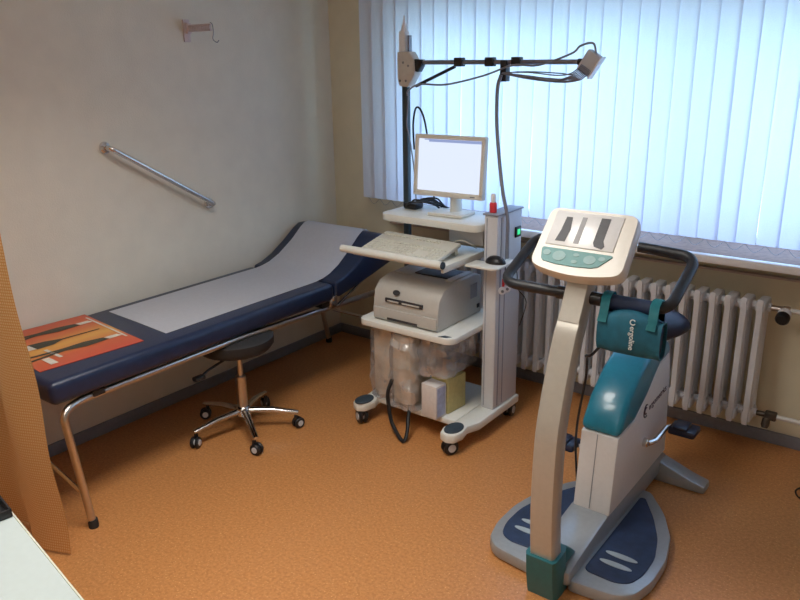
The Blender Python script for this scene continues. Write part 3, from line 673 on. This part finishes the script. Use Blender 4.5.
# lettering on right side, reading upward to the rear
def side_text(txt, size, y, z, ang, parent, m):
    Mt = Matrix.Translation((AX+.0785, y, z)) @ Matrix.Rotation(R(ang), 4, 'X') @ Matrix(((0, 0, 1, 0), (1, 0, 0, 0), (0, 1, 0, 0), (0, 0, 0, 1)))
    return MB().text(txt, size, Mt, .0006).build('lettering', m, parent)
side_text('ergometrics', .041, -.865, .425, 4, body, 'print_dark')
b = MB(); cc = Vector((AX+.079, -.90, .437))
b.tube([cc+Vector((0, .022*math.cos(R(a)), .026*math.sin(R(a)))) for a in range(60, 301, 20)], .0028, 6)
b.tube([cc+Vector((0, .012*math.cos(R(a)), .014*math.sin(R(a)))) for a in range(60, 301, 20)], .0025, 6)
b.build('emblem', 'print_dark', body)
# cranks
b = MB(); b.lathe([(.018, 0), (.018, .02), (.014, .024), (0, .025)], M=axM((1, 0, 0), (AX+.072, -.89, .30)))
b.box((AX+.088, -.90, .288), (AX+.098, -.88, .312), .003).build('axle', 'chrome', bk)
MB().tube([(AX+.095, -.89, .30), (AX+.112, -.86, .303), (AX+.118, -.745, .315), (AX+.13, -.73, .317)], [.012, .011, .009, .01], 10).build('crank', 'chrome', bk)
MB().tube([(AX-.072, -.89, .30), (AX-.10, -.89, .30), (AX-.112, -.92, .297), (AX-.118, -1.035, .285), (AX-.125, -1.04, .284)], [.014, .012, .011, .009, .01], 10).build('crank', 'chrome', bk)
for s_, y, z in ((1, -.73, .317), (-1, -1.04, .284)):
    b = MB(); xa, xb = sorted((AX+s_*.13, AX+s_*.235)); b.box((xa, y-.045, z-.016), (xb, y+.045, z+.014), .01)
    b.box((xa+.015, y-.05, z+.01), (xb-.03, y+.03, z+.028), .01); b.build('pedal', 'seat_blue', bk)
# seat
MB().tube([(AX, -.72, .62), (AX, -.60, .69)], .022, 14).build('seat_post', 'chrome', bk)
b = MB()
def sad(u, v):
    t = u; wd = .035+.14*(t**1.2) if t < .8 else .035+.14*(.8**1.2); end = math.sin(math.pi*min(1, max(0, t)))**.35 if 0 < t < 1 else 0
    wd = wd*end; a = 2*math.pi*v; h = .075*end
    return Vector((AX+wd*math.cos(a), -.80+.31*t, .675+.01*t+h*math.sin(a)*(1 if math.sin(a) > 0 else .6)))
b.grid(sad, 20, 24); bmesh.ops.remove_doubles(b.bm, verts=b.bm.verts[:], dist=.0005); b.build('saddle', 'seat_blue', bk, 70)
# post
pp_ = [(-1.54, 0.0), (-1.562, .15), (-1.578, .35), (-1.572, .58), (-1.54, .73), (-1.485, .89), (-1.455, .945)]
def ribbon(pl, hw, hd, n=5):
    P = spline([(AX, y, z) for y, z in pl], n); tb = bmesh.new(); rings = []
    for i, p in enumerate(P):
        t = (P[min(i+1, len(P)-1)]-P[max(i-1, 0)]).normalized(); nn = Vector((0, t.z, -t.y))
        w_ = hw(i/(len(P)-1)); d_ = hd(i/(len(P)-1)); c_ = .3
        sect = [(-w_, -d_*(1-c_)), (-w_*(1-c_*.5), -d_), (w_*(1-c_*.5), -d_), (w_, -d_*(1-c_)), (w_, d_*(1-c_)), (w_*(1-c_*.5), d_), (-w_*(1-c_*.5), d_), (-w_, d_*(1-c_))]
        rings.append([tb.verts.new(p+Vector((a, 0, 0))+nn*q) for a, q in sect])
    for A, B_ in zip(rings, rings[1:]):
        for k in range(8): tb.faces.new((A[k], A[(k+1) % 8], B_[(k+1) % 8], B_[k]))
    tb.faces.new(rings[0]); tb.faces.new(rings[-1][::-1]); b = MB(); b._merge(tb); return b
ribbon(pp_, lambda t: .045-.004*t, lambda t: .034-.004*t).build('front_post', 'bike_post', bk, 40)
ribbon([(-1.535, 0.0), (-1.552, .08), (-1.56, .165)], lambda t: .056, lambda t: .05).build('post_socket', 'teal_dark', bk, 40)
MB().prism([(-1.52, .10), (-1.52, .165), (-1.50, .17), (-1.45, .13), (-1.42, .10)], 'x', AX-.052, AX+.052, .01).build('socket_fairing', 'teal_dark', bk, 40)
ribbon([(-1.458, .94), (-1.435, .985), (-1.405, 1.05), (-1.375, 1.12)], lambda t: .040, lambda t: .033).build('post_neck', 'bike_post', bk, 40)
# handlebar
hb = fillet([(AX-.03, -1.41, 1.02), (AX-.278, -1.41, 1.02), (AX-.276, -1.16, 1.13), (AX-.09, -1.165, 1.14)], .06, 8)
hbR = [Vector((2*AX-p.x, p.y, p.z)) for p in hb]
for L in (hb, hbR):
    MB().tube(L, .0175, 14).build('handlebar', 'grip_foam', bk)
MB().tube([(AX-.075, -1.41, 1.02), (AX+.075, -1.41, 1.02)], .021, 14).build('handlebar_clamp', 'black_plastic', bk)
# console : local x = width, local y = up along face, local z = face normal
fd = Vector((0, .14, .155)).normalized(); fx_ = Vector((1, 0, 0)); fn = fx_.cross(fd)
Cn = Vector((AX-.002, -1.395, 1.185))
Mc = Matrix.Translation(Cn) @ Matrix((( fx_.x, fd.x, fn.x, 0), (fx_.y, fd.y, fn.y, 0), (fx_.z, fd.z, fn.z, 0), (0, 0, 0, 1))) @ Matrix.Diagonal((1.08, 1.03, 1.5, 1))
out = fp([(-.142, -.095), (-.07, -.112), (0, -.118), (.07, -.112), (.142, -.095), (.136, .112), (-.136, .112)])
b = MB(); tb = bmesh.new(); lv = []
for z, s_ in ((-.055, .72), (-.03, .97), (-.01, 1.0), (.0, .995), (.006, .975)):
    lv.append([tb.verts.new((x*s_, y*s_+(.012 if z == -.055 else 0), z)) for x, y in out])
N = len(out)
for A, B_ in zip(lv, lv[1:]):
    for k in range(N): tb.faces.new((A[k], A[(k+1) % N], B_[(k+1) % N], B_[k]))
tb.faces.new(lv[0][::-1]); tb.faces.new(lv[-1]); b._merge(tb, Mc)
cn = b.build('console', 'console_cream', bk, 40)
ds = MB().box((-.112, -.022, .005), (.095, .098, .0085), .002, M=Mc).build('display_panel', 'display_white', cn)
b = MB()
b.prism([(-.085, -.008), (-.055, -.008), (-.05, .035), (-.057, .078), (-.075, .078), (-.078, .03)], 'z', .0083, .0093, M=Mc)
b.build('printed_bar', 'display_dark', ds); b = MB()
b.prism([(.03, .0), (.036, -.012), (.06, -.018), (.066, -.008), (.058, .01), (.058, .086), (.03, .086)], 'z', .0083, .0093, M=Mc)
b.build('printed_bar', 'display_dark', ds)
MB().prism([(-.028, -.01), (-.012, -.01), (-.012, .082), (-.026, .082)], 'z', .0083, .0093, M=Mc).build('printed_bar', 'display_mid', ds)
kp = MB().prism([(-.112, -.033), (.095, -.033), (.10, -.038), (.068, -.076), (.05, -.083), (0, -.087), (-.06, -.086), (-.10, -.08), (-.108, -.072), (-.116, -.04)], 'z', .005, .0085, .001, 1, M=Mc).build('keypad', 'keypad_teal', cn)
for x, y, w_, h_ in ((-.095, -.052, .012, .01), (-.055, -.058, .02, .017), (-.005, -.048, .009, .006), (-.005, -.071, .009, .006), (.038, -.058, .018, .015), (.072, -.05, .01, .008)):
    MB().prism(oval(x, y, w_, h_, 14), 'z', .0083, .0095, M=Mc).build('keypad_button', 'keypad_light', kp)
# cuff pouch on handlebar
cp = thing('cuff_pouch', 'teal blood pressure cuff pouch strapped on the handlebar', 'pouch', (AX+.17, -1.41, .95))
def pouch(u, v):
    a = 2*math.pi*v; x = AX+.083+.195*u
    e = math.sin(math.pi*u)**.18 if 0 < u < 1 else .82
    e = max(e, .82)
    return Vector((x, -1.43+(.034*math.copysign(abs(math.cos(a))**.5, math.cos(a)))*e+.002*math.sin(9*u), .937+.066*math.sin(a)*e-.006*math.cos(6*u)))
b = MB(); b.grid(pouch, 14, 28); bmesh.ops.remove_doubles(b.bm, verts=b.bm.verts[:], dist=.0005)
bmesh.ops.solidify(b.bm, geom=b.bm.faces[:], thickness=.004); b.build('pouch_body', 'pouch_teal', cp, 60)
MB().tube([(AX+.093, -1.43, .937), (AX+.270, -1.43, .937)], .046, 16, flat=(.5, 1.2)).build('rolled_cuff', 'pouch_navy', cp)
MB().tube([(AX+.09, -1.41, 1.02), (AX+.235, -1.41, 1.02)], .024, 14).build('wrap_sleeve', 'pouch_navy', cp)
for x in (AX+.086, AX+.236):
    P = [(0, -.030, -.03), (0, -.030, .02), (0, -.012, .032), (0, .014, .03), (0, .027, .01), (0, .027, -.05), (0, .01, -.10)]
    b = MB(); tb = bmesh.new(); rg = []
    for _, y, z in [(0, -.056, -.05), (0, -.042, -.025)]+P[1:]:
        rg.append([tb.verts.new((x+dx, -1.41+y, 1.02+z)) for dx in (-.002, .026)])
    for A, B_ in zip(rg, rg[1:]): tb.faces.new((A[0], A[1], B_[1], B_[0]))
    bmesh.ops.solidify(tb, geom=tb.faces[:], thickness=.002); b._merge(tb); b.build('strap', 'strap_teal', cp, 60)
Mt = Matrix.Translation((AX+.198, -1.4675, .955)) @ Matrix.Rotation(R(-90), 4, 'Y') @ Matrix.Rotation(R(90), 4, 'X')
Mt = Matrix.Translation((AX+.190, -1.4705, .975)) @ Matrix(((0, 1, 0, 0), (0, 0, -1, 0), (-1, 0, 0, 0), (0, 0, 0, 1)))
MB().text('ergoline', .023, Mt, .0012).build('lettering', 'print_white', cp)
b = MB(); c0 = Vector((AX+.197, -1.4705, .988)); b.tube([c0+Vector((.008*math.cos(R(a)), 0, .008*math.sin(R(a)))) for a in range(30, 331, 25)], .0018, 6); b.build('emblem', 'print_white', cp)
tag(MB().tube(spline([(AX+.085, -1.42, .875), (AX+.06, -1.43, .84), (AX+.03, -1.40, .82), (AX+.005, -1.33, .78), (AX-.02, -1.27, .68), (AX-.05, -1.23, .55), (AX-.07, -1.20, .45), (AX-.09, -1.15, .33), (AX-.085, -1.12, .145)], 8), .0045, 8).build('pressure_hose', 'cable_black'), 'black air hose hanging from the teal pouch down behind the post', 'hose')
# lead hose loop near

# ------------------------------------------------------------------ curtain
def curtain(u, v):
    z = .012+v*2.40
    xe_ = .775-.055*min(1, v*2.0)-.03*v
    a = u*math.pi*2
    x = .03+(xe_-.03)*u
    y = -2.425+.026*math.sin(a*2.1+.5*math.sin(3*v*3))*(.6+.4*(1-v)) + .010*math.sin(26*v+6*u+1.5*math.sin(9*u))*max(0, 1-1.6*v)
    return (x, y, z)
def cur(u, v): return curtain(u, v)
b = MB(); b.grid(cur, 90, 60)
o = b.build('privacy_curtain', 'curtain_check', None, 80, origin=(.38, -2.42, 0))
uvl = o.data.uv_layers[0].data
for l in uvl: l.uv = (l.uv[0]*.9, l.uv[1]*2.4)
tag(o, 'orange checked privacy curtain hanging at the foot of the couch', 'curtain')
tag(MB().tube([(0.0, -2.425, 2.43), (1.6, -2.425, 2.43)], .012, 10).box((1.58, -2.435, 2.43), (1.6, -2.415, H)).build('curtain_rail', 'white_paint'), 'white curtain rail crossing above the couch foot', 'rail')

# ------------------------------------------------------------------ desk
dk = thing('desk', 'pale grey desk in the lower left corner of the photo', 'desk', (1.5, -3.2, 0))
Md = Matrix.Translation((1.95, -2.955, 0)) @ Matrix.Rotation(R(-9.8), 4, 'Z')
MB().box((-1.25, -.75, .705), (.35, -.004, .73), .002, M=Md).build('desktop', 'desk_top', dk)
lab(MB().box((-1.25, -.004, .705), (.35, 0, .7302), M=Md).build('edge_strip', 'desk_edge', dk), 'olive edge strip')
for x, y in ((-1.2, -.7), (-1.2, -.08), (.28, -.7), (.28, -.08)): MB().box((x, y, 0), (x+.04, y+.04, .705), M=Md).build('leg', 'steel_dark', dk)
tr = thing('document_tray', 'black tray at the left end of the desk', 'tray', tuple(Md @ Vector((-.75, -.15, .73))))
MB().box((-.86, -.30, .7305), (-.42, -.006, .736), .002, M=Md).build('tray_base', 'black_plastic', tr)
b = MB()
for a_, c_ in (((-.86, -.30, .731), (-.855, -.006, .752)), ((-.425, -.30, .731), (-.42, -.006, .752)), ((-.86, -.011, .731), (-.42, -.006, .752)), ((-.86, -.30, .731), (-.42, -.295, .752))): b.box(a_, c_, .001, M=Md).build('tray_rim', 'black_plastic', tr); b = MB()

# cord at right edge
tag(MB().tube(spline([(3.05, -.30, .004), (2.93, -.33, .004), (2.855, -.35, .004), (2.84, -.40, .004), (2.88, -.45, .004), (3.0, -.47, .004)], 8), .0035, 6).build('floor_cord', 'cable_black'), 'short loop of black cord on the floor at right edge', 'cord')

# ------------------------------------------------------------------ light
LX, LY = 1.58, -2.3
cl = thing('ceiling_lamp', 'rectangular ceiling lamp above the trolley and couch', 'lamp', (LX, LY, H))
MB().box((LX-.32, LY-.62, 2.54), (LX+.32, LY+.62, H), .006).build('lamp_housing', 'white_paint', cl)
MB().box((LX-.30, LY-.60, 2.532), (LX+.30, LY+.60, 2.541), .002).build('lamp_diffuser', 'lamp_lit', cl)
L = bpy.data.lights.new('ceiling_light', 'AREA'); L.shape = 'RECTANGLE'; L.size = .58; L.size_y = 1.16; L.energy = 12; L.color = (1.0, .96, .90); L.spread = R(122)
o = bpy.data.objects.new('ceiling_light', L); COL.objects.link(o); o.location = (LX, LY, 2.525)
fill_lamp = cl.copy(); COL.objects.link(fill_lamp); fill_lamp.location = (2.3, -3.9, H); fill_lamp['label'] = 'added fill lamp, out of view near the desk, brightening the curtain'  # second lamp is an added fill, out of view, to brighten the curtain front
for ch in list(cl.children):
    c2 = ch.copy(); COL.objects.link(c2); c2.parent = fill_lamp
cl['group'] = fill_lamp['group'] = 'ceiling lamps'
fill_light = o.copy(); fill_light.data = L.copy(); fill_light.data.energy = 5; COL.objects.link(fill_light); fill_light.location = (2.3, -3.9, 2.525)  # weaker area light of the added fill lamp
P_ = bpy.data.lights.new('window_portal', 'AREA'); P_.shape = 'RECTANGLE'; P_.size = WX1-WX0; P_.size_y = WZ1-WZ0; P_.cycles.is_portal = True
o = bpy.data.objects.new('window_portal', P_); COL.objects.link(o); o.location = ((WX0+WX1)/2, .29, (WZ0+WZ1)/2); o.rotation_euler = (R(-90), 0, 0)
W = bpy.data.worlds.new('World'); S.world = W; W.use_nodes = True; nt = W.node_tree; bgn = nt.nodes['Background']
tc = nt.nodes.new('ShaderNodeTexCoord'); sp_ = nt.nodes.new('ShaderNodeSeparateXYZ'); nt.links.new(tc.outputs['Generated'], sp_.inputs[0])
rp = nt.nodes.new('ShaderNodeValToRGB'); nt.links.new(sp_.outputs['Z'], rp.inputs['Fac'])
rp.color_ramp.elements[0].position = 0; rp.color_ramp.elements[0].color = (.50, .78, 1, 1)
rp.color_ramp.elements[1].position = .6; rp.color_ramp.elements[1].color = (.36, .50, 1, 1)
nt.links.new(rp.outputs['Color'], bgn.inputs['Color']); bgn.inputs['Strength'].default_value = 3.4

# ------------------------------------------------------------------ camera
yaw, pitch, roll = .648, .3118, -.0150
F = Vector((-math.sin(yaw)*math.cos(pitch), math.cos(yaw)*math.cos(pitch), -math.sin(pitch)))
Rt = Vector((math.cos(yaw), math.sin(yaw), 0)); U = Rt.cross(F)
r2 = math.cos(roll)*Rt+math.sin(roll)*U; u2 = -math.sin(roll)*Rt+math.cos(roll)*U
cam = bpy.data.cameras.new('camera'); co = bpy.data.objects.new('camera', cam); COL.objects.link(co)
cam.sensor_width = 36; cam.lens = 36*760/800; cam.clip_start = .05
co.matrix_world = Matrix(((r2.x, u2.x, -F.x, 3.20), (r2.y, u2.y, -F.y, -3.57), (r2.z, u2.z, -F.z, 1.75), (0, 0, 0, 1)))
S.camera = co
vs = S.view_settings; vs.view_transform = 'Standard'; vs.look = 'None'; vs.gamma = 1; vs.exposure = .75; vs.use_curve_mapping = False
